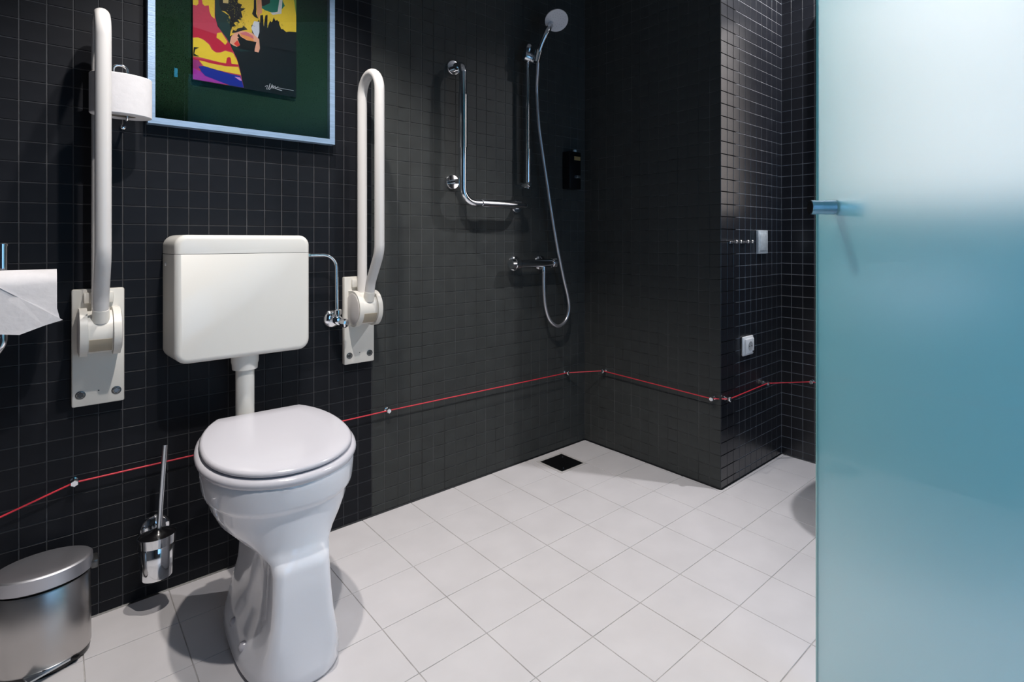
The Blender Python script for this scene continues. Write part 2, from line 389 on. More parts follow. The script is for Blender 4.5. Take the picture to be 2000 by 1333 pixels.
def sec(z, hw, yf, yb, n, wt, rf=.02, yc=0.0):
    m = (9, 6, 4); ring = []
    def qd(L, r):
        a = quad_rr(hw, L, min(r, hw*.95), *m); b = quad_se(hw, L, n, sum(m))
        return [(p[0]*wt+q[0]*(1-wt), p[1]*wt+q[1]*(1-wt)) for p, q in zip(a, b)]
    B = qd(yb-yc, .05); F_ = qd(yc-yf, rf)
    ring += [(x, yc+y) for x, y in B]                               # right -> back
    ring += [(0, yb)]+[(-x, yc+y) for x, y in reversed(B[1:])]      # back -> left
    ring += [(-x, yc-y) for x, y in F_]                             # left -> front
    ring += [(0, yf)]+[(x, yc-y) for x, y in reversed(F_[1:])]      # front -> right
    out = []
    for x, y in ring:
        if wt > 0: x *= 1-.26*wt*max(0, 1-abs(z-.17)/.15)*math.exp(-((y+.085)/.055)**2)   # hollow behind the front column
        out.append(tl(x, y, z))
    return out
R_ = [(0, .106, -.238, .225, 2.8, .0), (.010, .111, -.243, .228, 2.8, .0), (.032, .106, -.241, .222, 2.8, .1), (.06, .092, -.238, .21, 3.0, .45), (.10, .074, -.234, .20, 3.4, .9), (.14, .066, -.231, .19, 3.6, 1), (.19, .062, -.228, .19, 4, 1), (.245, .060, -.224, .19, 4, 1), (.268, .064, -.219, .19, 3, .85),
      (.280, .088, -.208, .195, 2.4, .3), (.295, .113, -.203, .20, 2.25, .06), (.32, .137, -.200, .205, 2.2, 0), (.348, .150, -.200, .208, 2.2, 0), (.370, .154, -.200, .21, 2.25, 0), (.375, .156, -.202, .21, 2.25, 0), (.381, .164, -.208, .212, 2.25, 0), (.39, .166, -.210, .214, 2.25, 0), (.42, .169, -.212, .215, 2.25, 0), (.438, .169, -.212, .215, 2.25, 0), (.446, .163, -.206, .21, 2.25, 0), (.447, .12, -.16, .19, 2.25, 0)]
mk('bowl', G().loft([sec(z, hw, yf, yb, n, wt) for z, hw, yf, yb, n, wt in R_]), M['ceramic'], toilet, angle=70)
SL = .068; 
def lidring(dx, z, dy=None):
    dy = dx if dy is None else dy
    return egg(.166+dx, -.203-dy, .256+dy, 2.12, z, yc=0, bcut=.205+min(dy, 0), slope=SL)
mk('seat', G().loft([lidring(-.002, .4465), lidring(.009, .450), lidring(.013, .458), lidring(.011, .466), lidring(.003, .470), lidring(-.02, .471)]), M['seat'], toilet, angle=60)
mk('lid', G().loft([lidring(-.006, .4735), lidring(.001, .4755), lidring(.0025, .480), lidring(-.001, .4845), lidring(-.006, .4865), lidring(-.05, .4880), lidring(-.12, .4885)]), M['seat'], toilet, angle=60)
for sx in (-.07, .07): mk('hinge', G().lathe(tl(sx-.018, .207, .478), Vector(tl(1, 0, 0))-Vector(tl(0, 0, 0)), [(.011, 0), (.012, .003), (.012, .033), (.011, .036)], 16), M['seat'], toilet)
for yy, zz in ((.02, .045), (-.085, .045)): 
    p = tl(-.094, yy, zz); mk('bolt_cap', G().lathe(p, Vector(tl(-1, 0, .25))-Vector(tl(0, 0, 0)), [(.011, -.02), (.011, .004), (.008, .009), (.001, .011)], 16), M['seat'], toilet, angle=60)

# ================================================================ CISTERN
ci = thing('cistern', 'ivory wall-hung flush cistern above the toilet', 'cistern', (.419, YA, .65))
d0, d1 = YA-.0015, YA-.132
def outline(x0, x1, z0, z1, rb, rt_, t, n=7):       # rounded outline in the wall plane, pulled in by t
    x0, x1 = x0+t, x1-t; z0 += t if rb > .004 else 0; z1 -= t if rt_ > .004 else 0
    rb, rt_ = max(rb-t, .0005), max(rt_-t, .0005); out = []
    for cx_, cz_, r, a0 in ((x1-rb, z0+rb, rb, -90), (x1-rt_, z1-rt_, rt_, 0), (x0+rt_, z1-rt_, rt_, 90), (x0+rb, z0+rb, rb, 180)):
        for k in range(n): a = math.radians(a0+90*k/(n-1)); out.append((cx_+r*math.cos(a), cz_+r*math.sin(a)))
    return out
def cist(z0, z1, rb, rt_, inset=0, R=.014):
    prof = [(d0, 0)]+[(d1+R-R*math.sin(math.pi/2*k/5), R-R*math.cos(math.pi/2*k/5)) for k in range(6)]
    rings = []
    for y, t in prof:
        k = 1-.05*(YA-y)/.13
        rings.append([(.419+(x-.419)*k, y+inset, z) for x, z in outline(.238+inset, .600-inset, z0, z1, rb, rt_, t)])
    return G().loft(rings)
mk('body', cist(.652, .9455, .032, .001), M['cistern'], ci, angle=50)
mk('lid', cist(.9468, .998, .001, .030), M['cistern'], ci, angle=50)
mk('lid_seam', cist(.9440, .9480, .001, .001, .0035), mat('seam_shadow_gap', (.10, .10, .09), .7), ci, smooth=False)
mk('overflow_plug', G().lathe((.2405, YA-.035, .918), (-1, 0, 0), [(.005, 0), (.005, .002), (.003, .003)], 12), M['wplastic'], ci)
px, py_ = .4265, YA-.075
mk('pipe_collar', G().lathe((px, py_, .652), (0, 0, -1), [(.036, -.004), (.036, .022), (.034, .030), (.033, .044), (.026, .046)], 32), M['cistern'], ci)
mk('flush_pipe', G().tube(fillet([(px, py_, .645), (px, py_, .385), (px+.006, TY+.19, .385)], .045), .0245, 24), M['cistern'], ci, angle=60)

# ================================================================ WATER SUPPLY
sv = thing('stop_valve', 'chrome stop valve and bent supply pipe right of the cistern', 'valve', (.715, YA, .715))
vx, vz, vo = .708, .718, .05
mk('rosette', G().lathe((vx, YA, vz), (0, -1, 0), [(.030, 0), (.030, .004), (.026, .010), (.016, .014), (.011, .015), (.011, .02)], 32), M['chrome'], sv, angle=50)
mk('valve_body', G().lathe((vx, YA-.012, vz), (0, -1, 0), [(.010, 0), (.010, .028), (.014, .03), (.014, .052), (.010, .055)], 24).lathe((vx, YA-vo, vz), (0, 0, 1), [(.009, 0), (.009, .018), (.013, .02), (.013, .034), (.009, .037)], 20), M['chrome'], sv, angle=50)
mk('handle', G().lathe((vx, YA-.055, vz-.006), (.55, -.8, -.1), [(.006, 0), (.006, .012), (.014, .014), (.015, .03), (.011, .034)], 8), M['chrome'], sv, angle=30)
mk('supply_pipe', G().tube(fillet([(.598, YA-vo, .9355), (.704, YA-vo, .9355), (.7055, YA-vo, .745)], .045, 12), .0055, 14), M['chrome'], sv, angle=60)
mk('pipe_nut', G().lathe((.593, YA-vo, .9355), (1, 0, 0), [(.011, 0), (.011, .012), (.008, .014), (.008, .026), (.006, .028)], 12), M['chrome'], sv, angle=30)

# ================================================================ FOLDING GRAB ARMS
def grab_arm(x0, label):
    z0 = .559; t = thing('folding_grab_arm', label, 'grab bar', (x0, YA, z0), 'folding grab arms beside the toilet')
    Y = lambda o: YA-o
    g = G().rbox((x0-.053, Y(.024), z0), (x0+.053, Y(.0015), .858), .004, 2)
    # raised hump that carries the hinge
    mk('wall_plate', g, M['armbody'], t, angle=40)
    co, cz, r = .060, .752, .060
    def cheek(xa, xb):
        pts = [(xa, Y(.012), cz-r*.97)]
        for k in range(25):
            a = math.radians(-92+184*k/24); pts.append((xa, Y(co+r*math.cos(a)*1.0), cz+r*math.sin(a)))
        pts += [(xa, Y(.012), cz+r*.97)]
        g = G().prism(pts, (xb-xa, 0, 0)); return g
    for a, b in ((-.040, -.025), (.025, .040)):
        ck = mk('hinge_cheek', cheek(x0+a, x0+b), M['armbody'], t, angle=25)
        s = -1 if a < 0 else 1; xo = x0+(a if a < 0 else b)
        mk('cheek_disc', G().lathe((xo, Y(co), cz), (s, 0, 0), [(.0525, -.001), (.0525, .0012), (.049, .0028), (.001, .0032)], 40), mat('cheek_cover', (.60, .57, .55), .3), ck, angle=40)
    mk('hinge_barrel', G().lathe((x0-.0245, Y(co), cz), (1, 0, 0), [(.053, 0), (.053, .049)], 40), M['armbody'], t, angle=40)
    g = G(); ring = []
    for k in range(11):
        a = math.radians(-58+44*k/10); ring.append((a,))
    va, fa = [], []
    for k, (a,) in enumerate(ring):
        for xx in (x0-.0225, x0+.0225): va.append((xx, Y(co+0.0540*math.cos(a)), cz+0.0540*math.sin(a)))
        for xx in (x0-.0225, x0+.0225): va.append((xx, Y(co+.045*math.cos(a)), cz+.045*math.sin(a)))
    for k in range(10):
        b = 4*k; fa += [(b, b+1, b+5, b+4), (b+2, b+6, b+7, b+3), (b, b+4, b+6, b+2), (b+1, b+3, b+7, b+5)]
    fa += [(0, 2, 3, 1), (40, 41, 43, 42)]
    mk('hinge_slot', G().add(va, fa), M['beige'], t, angle=30)
    ob, of = .044, .176; zt = 1.473; ra = (of-ob)/2
    path = [(x0, Y(ob+.012), .765), (x0, Y(ob), .82)]+[(x0, Y(ob), zt)]
    for k in range(1, 17):
        a = math.pi*k/16; path.append((x0, Y((ob+of)/2-ra*math.cos(a)), zt+ra*math.sin(a)))
    low = fillet([(x0, Y(of), zt-.03), (x0, Y(of), .945), (x0, Y(.112), .845), (x0, Y(.092), .775)], .09, 8)
    mk('arm_tube', G().tube(path+low[1:], .016, 20), M['arm'], t, angle=60)
    mk('tube_collar', G().tube([(x0, Y(.1035), .812), (x0, Y(.094), .782)], [.0165, .0185], 20), M['armbody'], t, angle=40)
    for sx in (-.036, .036):
        b = mk('bolt', G().lathe((x0+sx, Y(.0238), z0+.030), (0, -1, 0), [(.0105, -.001), (.0105, .001), (.0075, .0015), (.0075, .0005)], 20, caps=False), M['bolt'], t, angle=30)
        mk('bolt_head', G().lathe((x0+sx, Y(.0238), z0+.030), (0, -1, 0), [(.0075, 0), (.006, .0016)], 6), M['bolt'] if sx < 0 or x0 > .5 else M['satin'], b, smooth=False)
    mk('locking_screw', G().lathe((x0, Y(.0238), z0+.036), (0, -1, 0), [(.0018, 0), (.0018, .0006)], 8), M['bolt'], t, smooth=False)
    mk('latch_block', G().rbox((x0-.030, Y(.034), .822), (x0+.030, Y(.016), .850), .003, 2), M['armbody'], t)
    return t
grab_arm(.0985, 'folded-up white grab arm left of the cistern, beside the spare roll')
grab_arm(.795, 'folded-up white grab arm right of the cistern')

# ================================================================ SPARE ROLL
sr = thing('spare_toilet_roll', 'spare toilet roll held upright behind the left grab arm', 'toilet roll', (.146, YA-.078, 1.303))
rx, ro, rz0, rz1, rr = .138, .110, 1.296, 1.396, .063
def rov(a, b, z, seg=48): return [(rx+a*math.cos(2*math.pi*k/seg), YA-ro+b*math.sin(2*math.pi*k/seg), z) for k in range(seg)]
mk('paper', G().loft([rov(.030, .014, rz0+.001), rov(rr-.002, .044, rz0), rov(rr, .046, rz0+.002), rov(rr, .046, rz1-.002), rov(rr-.002, .044, rz1), rov(.030, .014, rz1-.001), rov(.030, .014, rz0+.001)], False, False), M['paper'], sr, angle=40)
mk('core', G().loft([rov(.0295, .0135, rz0+.0005), rov(.0295, .0135, rz1-.0005), rov(.028, .012, rz1-.0005), rov(.028, .012, rz0+.0005), rov(.0295, .0135, rz0+.0005)], False, False), M['card'], sr, angle=40)
rh = thing('spare_roll_holder', 'thin chrome wire holder for the spare roll on the left', 'roll holder', (rx, YA, 1.29))
mk('wire', G().tube(fillet([(rx+.012, YA-.001, 1.288), (rx+.012, YA-ro, 1.288), (rx+.012, YA-ro, 1.424), (rx-.016, YA-ro, 1.424), (rx-.016, YA-ro, 1.398)], .012, 5), .0030, 10), M['chrome'], rh, angle=60)
mk('mount', G().lathe((rx+.012, YA, 1.288), (0, -1, 0), [(.007, 0), (.007, .003), (.005, .005)], 14), M['chrome'], rh)

# ================================================================ PAPER ROLL IN USE (far left)
hx0, hx1, ho, hz, hr = -.108, .014, .098, .852, .058
hd = thing('toilet_roll_holder', 'chrome paper holder at the left edge of the picture', 'roll holder', (-.075, YA, .85))
mk('upright', G().tube(fillet([(-.077, YA-.060, .972), (-.077, YA-.060, .745), (-.100, YA-.060, .705), (-.150, YA-.060, .690)], .045), .0115, 18), M['chrome'], hd, angle=60)
mk('spindle', G().tube([(-.110, YA-ho, hz), (.010, YA-ho, hz)], .009, 14), M['chrome'], hd, angle=40)
mk('bracket', G().tube(fillet([(-.105, YA-.002, .90), (-.105, YA-ho, .90), (-.105, YA-ho, hz)], .02), .007, 14), M['chrome'], hd, angle=60)
mk('rosette', G().lathe((-.105, YA, .90), (0, -1, 0), [(.024, 0), (.024, .005), (.018, .008)], 24), M['chrome'], hd)
mk('end_cap', G().lathe((-.077, YA-.060, .970), (0, 0, 1), [(.0125, 0), (.0125, .005), (.010, .007)], 18), M['chrome'], hd)
tr = thing('toilet_roll', 'white toilet roll with its loose end folded to a point, far left', 'toilet roll', (-.04, YA-ho, .79))
mk('paper', G().lathe((hx0, YA-ho, hz), (1, 0, 0), [(.020, 0), (hr, 0), (hr, hx1-hx0), (.020, hx1-hx0), (.020, 0)], 40, caps=False), M['paper'], tr, angle=40)
mk('core', G().lathe((hx0, YA-ho, hz), (1, 0, 0), [(.0195, .0003), (.0195, hx1-hx0-.0003), (.018, hx1-hx0-.0003), (.018, .0003), (.0195, .0003)], 24, caps=False), M['card'], tr, angle=40)
# loose sheet over the front of the roll, ragged lower edge
nx, nz = 14, 12; top, fr_o = hz+.064, ho+.062
va, fa = [], []
def sheet_pt(u, v):
    x = hx0-.002+(hx1-hx0+.005)*u
    zb = .782+.006*math.sin(u*7+1)+.010*u*u
    z = top+(zb-top)*v
    o = fr_o-.030*max(0, 1-v/.22)**2*1.2+.003*math.sin(u*5+v*4)+.004*v
    x += .006*max(0, v-.75)*4*u*u
    return x, YA-o, z
for s in (0, 1):
    for j in range(nz+1):
        for i in range(nx+1):
            x, y, z = sheet_pt(i/nx, j/nz); va.append((x, y+(.0012 if s else 0), z))
N1 = (nx+1)*(nz+1)
for j in range(nz):
    for i in range(nx):
        a = j*(nx+1)+i; fa += [(a, a+1, a+nx+2, a+nx+1), (N1+a, N1+a+nx+1, N1+a+nx+2, N1+a+1)]
bd = [i for i in range(nx+1)]+[j*(nx+1)+nx for j in range(1, nz+1)]+[nz*(nx+1)+i for i in range(nx-1, -1, -1)]+[j*(nx+1) for j in range(nz-1, 0, -1)]
for k in range(len(bd)): fa.append((bd[k], N1+bd[k], N1+bd[(k+1) % len(bd)], bd[(k+1) % len(bd)]))
mk('loose_sheet', G().add(va, fa), M['paper'], tr, angle=60)
def on_sheet(u, v, d): x, y, z = sheet_pt(u, v); return Vector((x, y-d, z))
tri = [(0.0, .12), (.25, .26), (.5, .43), (.75, .62), (.93, .86), (1.03, .985), (.8, 1.0), (.5, 1.035), (.25, 1.05), (0, 1.03)]
pts = [on_sheet(u, v, .0028 if 0 < k < 5 else .0018) for k, (u, v) in enumerate(tri)]
mk('folded_flap', G().prism(pts, (0, .0016, 0)), M['paper'], tr, smooth=False)

# ================================================================ FRAMED PICTURE
fx0, fx1, fz0, fz1, fd = .2005, .7055, 1.302, 1.985, .034
pc = thing('framed_picture', 'bright cow portrait over green turf in a silver frame above the cistern', 'picture', (.453, YA, fz0))
fw_ = .0165
def bar(a, b, c, d):          # mitred frame bar, four corners in (x, z)
    return G().prism([(p[0], YA-fd, p[1]) for p in (a, b, c, d)], (0, fd-.0015, 0))
i0, i1, j0, j1 = fx0+fw_, fx1-fw_, fz0+fw_, fz1-fw_
mk('frame_bar', bar((fx0, fz0), (fx1, fz0), (i1, j0), (i0, j0)), M['leafh'], pc, smooth=False)
mk('frame_bar', bar((i0, j1), (i1, j1), (fx1, fz1), (fx0, fz1)), M['leafh'], pc, smooth=False)
mk('frame_bar', bar((fx0, fz0), (i0, j0), (i0, j1), (fx0, fz1)), M['leaf'], pc, smooth=False)
mk('frame_bar', bar((i1, j0), (fx1, fz0), (fx1, fz1), (i1, j1)), M['leaf'], pc, smooth=False)
mk('turf_backing', G().box((i0, YA-.012, j0), (i1, YA-.003, j1)), M['turf'], pc, smooth=False)
# short turf blades over the backing
g = G(); rnd = random.Random(3)
for k in range(14000):
    x = rnd.uniform(i0, i1); z = rnd.uniform(j0, j1); o = .012; h = rnd.uniform(.0016, .0034); a = rnd.uniform(0, 6.28); wd = .0009
    dx, dz = math.cos(a)*wd, math.sin(a)*wd; lx, lz = rnd.uniform(-.0018, .0018), rnd.uniform(-.0018, .0018)
    g.add([(x-dx, YA-o, z-dz), (x+dx, YA-o, z+dz), (x+lx, YA-o-h, z+lz)], [(0, 1, 2)])
me = bpy.data.meshes.new('turf'); me.from_pydata(g.v, [], g.f); me.materials.append(M['turf'])
to = bpy.data.objects.new('turf_blades', me); COL.objects.link(to); to.parent = pc; to['kind'] = 'stuff'; to.matrix_parent_inverse = Matrix.Translation(-Vector((.453, YA, fz0)))
bx0, bz0 = .305, 1.44
board = mk('print_board', G().box((bx0, YA-.0255, bz0), (bx0+.2805, YA-.0215, 1.862)), M['navy'], pc, smooth=False)
ART= [((190,60,85),[[-4,2400],[546,2568],[546,1986],[614,1691],[851,1392],[992,1108],[1114,862],[1196,559],[1257,227],[1309,18],[-4,20]]),((185,18,58),[[-4,1515],[230,1489],[595,1440],[595,1372],[772,1214],[931,1276],[1012,1022],[812,1043],[654,927],[517,951],[420,1128],[230,1236],[-4,1221]]),((226,196,52),[[-4,2400],[136,2442],[136,2201],[89,2139],[-4,2138]]),((226,196,52),[[211,2465],[546,2568],[540,1884],[459,1939],[411,2059],[392,2232],[287,2190],[239,2231]]),((226,196,52),[[605,1487],[713,1537],[871,1295],[812,1190],[673,1302],[585,1347]]),((226,200,50),[[-4,1199],[136,1239],[268,1201],[401,1101],[469,973],[575,908],[693,936],[812,1020],[1012,999],[1124,796],[1159,666],[812,636],[325,673],[154,678],[-4,675]]),((185,25,58),[[5,622],[420,639],[831,651],[855,815],[907,857],[952,837],[972,671],[1155,688],[1159,638],[931,589],[420,568],[5,563]]),((226,200,60),[[154,590],[287,587],[420,568],[812,563],[1155,615],[1226,393],[1053,392],[614,408],[258,452]]),((150,50,120),[[-4,588],[136,586],[220,440],[117,329],[-4,336]]),((165,50,165),[[-4,336],[136,300],[211,272],[306,170],[614,99],[812,59],[772,26],[-4,20]]),((18,38,150),[[136,410],[258,452],[420,427],[654,399],[931,367],[1206,354],[1261,181],[1303,23],[931,21],[614,95],[306,175],[211,272]]),((205,150,215),[[1053,300],[1196,311],[1247,225],[1196,214]]),((22,78,76),[[556,2570],[673,2606],[713,2168],[901,2086],[982,1812],[931,1503],[962,1215],[1216,1162],[1529,1171],[1216,1093],[1012,1113],[851,1392],[673,1617],[575,1838],[552,2211]]),((222,190,60),[[673,2606],[1720,2925],[1688,2634],[1763,2327],[1699,2144],[1508,1953],[1529,1725],[1257,1713],[1093,1590],[931,1480],[976,1810],[901,2086],[713,2168]]),((228,198,55),[[1699,2919],[2806,3256],[2806,2084],[2586,2042],[2494,2003],[2358,2048],[2246,2318],[2068,2198],[1936,1961],[1828,1967],[1742,2086],[1699,2309]]),((30,33,38),[[663,2603],[1093,2734],[1144,2520],[1257,2508],[1216,2404],[1351,2415],[1226,2292],[1268,2130],[1216,2093],[1247,2039],[1134,2036],[1196,1938],[1093,1945],[1032,1894],[1093,1819],[992,1769],[962,1647],[921,1864],[942,2029],[901,2097],[812,2174],[713,2168],[654,2331]]),((30,33,38),[[1093,1682],[1134,1761],[1257,1817],[1299,1885],[1403,1797],[1257,1729],[1093,1624],[982,1584],[1012,1683]]),((205,180,120),[[693,2466],[812,2535],[931,2503],[891,2434],[752,2409]]),((28,112,92),[[1720,2925],[2291,3099],[2403,2940],[2460,2824],[2336,2631],[2112,2501],[1893,2517],[1742,2579]]),((60,55,50),[[1752,2935],[2090,3038],[2024,2780],[1871,2652],[1752,2594]]),((205,205,205),[[2035,2486],[2246,2563],[2460,2793],[2476,2725],[2358,2546],[2112,2436]]),((120,150,70),[[2483,2710],[2806,2705],[2806,2582],[2586,2630]]),((28,31,36),[[1596,2607],[1645,2481],[1635,2338],[1703,2204],[1592,2232],[1524,2307],[1571,2483]]),((215,150,110),[[1635,2478],[1709,2523],[1806,2410],[1742,2356],[1720,2197],[1660,2321]]),((26,31,38),[[1752,2324],[1828,2357],[1849,1997],[1897,2364],[1958,2391],[1950,1964],[2002,2156],[2035,2236],[2079,2177],[2134,2371],[2201,2234],[2291,2294],[2302,2045],[2403,2071],[2499,2004],[2806,2074],[2806,1417],[1763,1409],[1688,1766],[1742,2015]]),((200,205,215),[[1582,2101],[1724,2116],[1729,1800],[1660,1537],[1571,1713],[1503,1858]]),((222,165,138),[[927,1275],[962,1465],[1053,1602],[1257,1720],[1529,1721],[1720,1582],[1742,1310],[1703,1172],[1592,1176],[1613,1420],[1340,1468],[1196,1501],[1124,1460],[1200,1273],[1114,1201],[1012,1227]]),((222,150,80),[[1196,1635],[1382,1699],[1529,1632],[1575,1457],[1382,1479],[1226,1544]]),((200,110,120),[[1196,1639],[1361,1717],[1550,1642],[1575,1546],[1444,1592],[1257,1605]]),((8,8,10),[[1159,1618],[1216,1534],[1382,1467],[1645,1479],[1592,1228],[1340,1191],[1200,1273],[1309,1403],[1196,1467],[1124,1529]]),((215,60,45),[[1032,1278],[1124,1403],[1200,1273],[1124,1213]]),((8,8,10),[[24,933],[154,957],[61,887],[33,749],[154,700],[5,688]])]
SIG= [[[1888,167],[1958,219],[1932,100],[1985,134],[2035,298],[1998,100],[2046,145],[2095,278],[2079,175],[2123,251],[2117,159],[2179,247],[2179,170],[2268,240]],[[2057,159],[2179,166],[2381,136],[2235,145],[2201,198],[2358,199],[2725,200]]]

_pm = {}
def pmat(c):
    if c not in _pm: _pm[c] = mat('print_ink', tuple(v*(1.15 if max(c) > 90 else .45) for v in lin(c)), .45, spec=.15, noise=.06, scale=300)
    return _pm[c]
# flat print: each colour field a thin film on the board, later ones over earlier ones
TOP = (1.862-bz0)*1e4
for k, (c, pl) in enumerate(ART):
    pts = []
    mz = max(p[1] for p in pl)
    for x, z in pl:
        if mz > 2450 and z >= mz-90: z = TOP-20        # fields that run on above continue to the board's top
        pts.append((bx0+min(max(x, 3), 2802)*1e-4, YA-.0256-k*.00004, bz0+z*1e-4))
    mk('colour_field', G().prism(pts, (0, .00003, 0)), pmat(c), board, smooth=False)
rnd = random.Random(11); g = G(); yk = YA-.0256-.0014
for k in range(260):                                      # brushed fur flecks round the muzzle and cheek
    u = rnd.random()
    if u < .6: cx, cz = rnd.gauss(.112, .012), rnd.uniform(.165, .25)
    else: cx, cz = rnd.gauss(.205, .014), rnd.gauss(.205, .016)
    a = rnd.uniform(0, 3.14); l = rnd.uniform(.001, .0045); wv = .0004
    if not (.004 < cx < .276): continue
    ux, uz = math.cos(a)*l, math.sin(a)*l
    g.add([(bx0+cx-ux, yk, bz0+cz-uz), (bx0+cx+uz*.2, yk, bz0+cz-ux*.2), (bx0+cx+ux, yk, bz0+cz+uz)], [(0, 1, 2)])
fy = G()
for k in range(150):
    cx, cz = rnd.uniform(.085, .135), rnd.uniform(.18, .30); a = rnd.uniform(0, 3.14); l = rnd.uniform(.0008, .003)
    ux, uz = math.cos(a)*l, math.sin(a)*l
    fy.add([(bx0+cx-ux, yk-.00004, bz0+cz-uz), (bx0+cx+uz*.25, yk-.00004, bz0+cz-ux*.25), (bx0+cx+ux, yk-.00004, bz0+cz+uz)], [(0, 1, 2)])
fz = mk('fur_highlights', fy, pmat((190, 180, 70)), board, smooth=False); fz['kind'] = 'stuff'
fo = mk('fur_flecks', g, pmat((28, 31, 36)), board, smooth=False); fo['kind'] = 'stuff'
for s in SIG:
    mk('signature_stroke', G().tube(smoothpath([(bx0+x*1e-4, YA-.0258, bz0+z*1e-4) for x, z in s], 4), .00055, 6), pmat((225, 228, 232)), board, smooth=False)
mk('glass_pane', G().box((i0-.002, YA-.0312, j0-.002), (i1+.002, YA-.0302, j1+.002)), M['pane'], pc, smooth=False)

# ================================================================ TOILET BRUSH
bo = .075; bxc = .216
bh = thing('toilet_brush_holder', 'chrome wall-hung toilet brush cup left of the toilet', 'brush holder', (bxc, YA, .09))
mk('rosette', G().lathe((bxc+.004, YA, .188), (0, -1, 0), [(.036, 0), (.036, .004), (.030, .012), (.004, .015)], 32), M['chrome'], bh, angle=50)
mk('bracket', G().tube([(bxc+.004, YA-.008, .183), (bxc+.002, YA-bo+.03, .178)], .007, 12), M['chrome'], bh)
def oval(cx, o, z, a, b, seg=40): return [(cx+a*math.cos(2*math.pi*k/seg), YA-o+b*math.sin(2*math.pi*k/seg), z) for k in range(seg)]
mk('cup', G().loft([oval(bxc, bo, .088, .034, .030), oval(bxc, bo, .092, .0365, .032), oval(bxc, bo, .174, .0405, .036), oval(bxc, bo, .176, .0385, .034), oval(bxc, bo, .12, .036, .031)], True, True), M['chrome'], bh, angle=50)
mk('rim_band', G().loft([oval(bxc, bo, .176, .0425, .038), oval(bxc, bo, .200, .0440, .0395), oval(bxc, bo, .200, .0415, .037), oval(bxc, bo, .176, .040, .0355)], False, False), M['chrome'], bh, angle=40)
br = thing('toilet_brush', 'toilet brush with a slim steel handle standing in the chrome cup', 'brush', (bxc, YA-bo, .10))
mk('splash_cover', G().loft([oval(bxc, bo, .190, .0405, .036), oval(bxc, bo, .196, .0405, .036), oval(bxc+.001, bo, .198, .030, .027), oval(bxc+.002, bo, .208, .014, .014), oval(bxc+.002, bo, .213, .010, .010)]), M['black'], br, angle=30)
mk('handle', G().tube([(bxc+.004, YA-bo, .205), (bxc+.016, YA-bo-.012, .438)], .0062, 16), M['satin'], br, angle=40)
mk('brush_head', G().lathe((bxc, YA-bo, .10), (0, 0, 1), [(.02, 0), (.024, .02), (.024, .06), (.006, .075)], 20), M['black'], br)

# ================================================================ PEDAL BIN
bc = (-.006, 1.726); ba, bb = .087, .067
pb = thing('pedal_bin', 'brushed steel pedal bin on the floor at the left', 'bin', (*bc, 0))
def bov(z, k=0.0, seg=64): return [(bc[0]+(ba+k)*math.cos(2*math.pi*i/seg), bc[1]+(bb+k)*math.sin(2*math.pi*i/seg), z) for i in range(seg)]
mk('base_ring', G().loft([bov(0, -.006), bov(.010, -.003), bov(.016, -.003)]), M['black'], pb, angle=30)
mk('body', G().loft([bov(.012, -.008), bov(.016, -.003), bov(.022, -.001), bov(.186, -.003), bov(.190, -.006)]), M['steel'], pb, angle=40)
mk('inner_bucket_rim', G().loft([bov(.188, -.010), bov(.197, -.004), bov(.199, -.010)]), M['black'], pb, angle=30)
mk('lid', G().loft([bov(.198, .0), bov(.200, .0025), bov(.228, .0015), bov(.2305, -.001), bov(.2315, -.005), bov(.2325, -.03)]), M['steel_lid'], pb, angle=35)
mk('lid_hinge', G().rbox((bc[0]+ba-.004, bc[1]-.022, .192), (bc[0]+ba+.012, bc[1]+.022, .212), .004, 2), M['bolt'], pb)
g = G().prism([(.052, 1.700, .014), (.040, 1.668, .014), (-.030, 1.640, .014), (-.040, 1.668, .014)], (0, 0, .004)); 
mk('pedal', g, M['satin'], pb, smooth=False)
mk('pedal_guard', G().prism([(.060, 1.690, .012), (.052, 1.672, .012), (-.010, 1.652, .012), (-.004, 1.672, .030), (.046, 1.692, .034)], (0, .006, 0)), M['black'], pb, smooth=False)
for fx, fy in ((.040, 1.70), (-.05, 1.70), (-.006, 1.775)): mk('foot', G().lathe((fx, fy, 0), (0, 0, 1), [(.010, 0), (.010, .008)], 14), M['black'], pb)

# ================================================================ GRAB RAIL IN THE SHOWER
gr = thing('grab_rail', 'L-shaped chrome grab rail on the shower wall', 'grab bar', (1.19, YA, 1.12))
O = .080; xr = 1.182; zb = 1.130
rail = fillet([(xr+.004, YA-.004, 1.668), (xr, YA-O, 1.664), (xr, YA-O, zb), (1.508, YA-O, zb+.002), (1.512, YA-.004, zb+.002)], [0, .035, .055, .03, 0], 10)
mk('rail', G().tube(rail, .0150, 20), M['chrome'], gr, angle=60)
mk('grip_sleeve', G().tube([(xr, YA-O, 1.545), (xr, YA-O, 1.34)], .0178, 20), M['chrome'], gr, angle=40)
mk('grip_sleeve', G().tube([(1.268, YA-O, zb+.0008), (1.44, YA-O, zb+.0016)], .0178, 20), M['chrome'], gr, angle=40)
mk('stay', G().tube([(xr, YA-O, 1.214), (xr, YA-.004, 1.214)], .010, 16), M['chrome'], gr, angle=40)
for p in ((xr+.004, 1.668), (xr, 1.214), (1.512, zb+.002)):
    mk('rosette', G().lathe((p[0], YA, p[1]), (0, -1, 0), [(.030, 0), (.030, .006), (.027, .010), (.014, .011)], 32), M['chrome'], gr, angle=40)

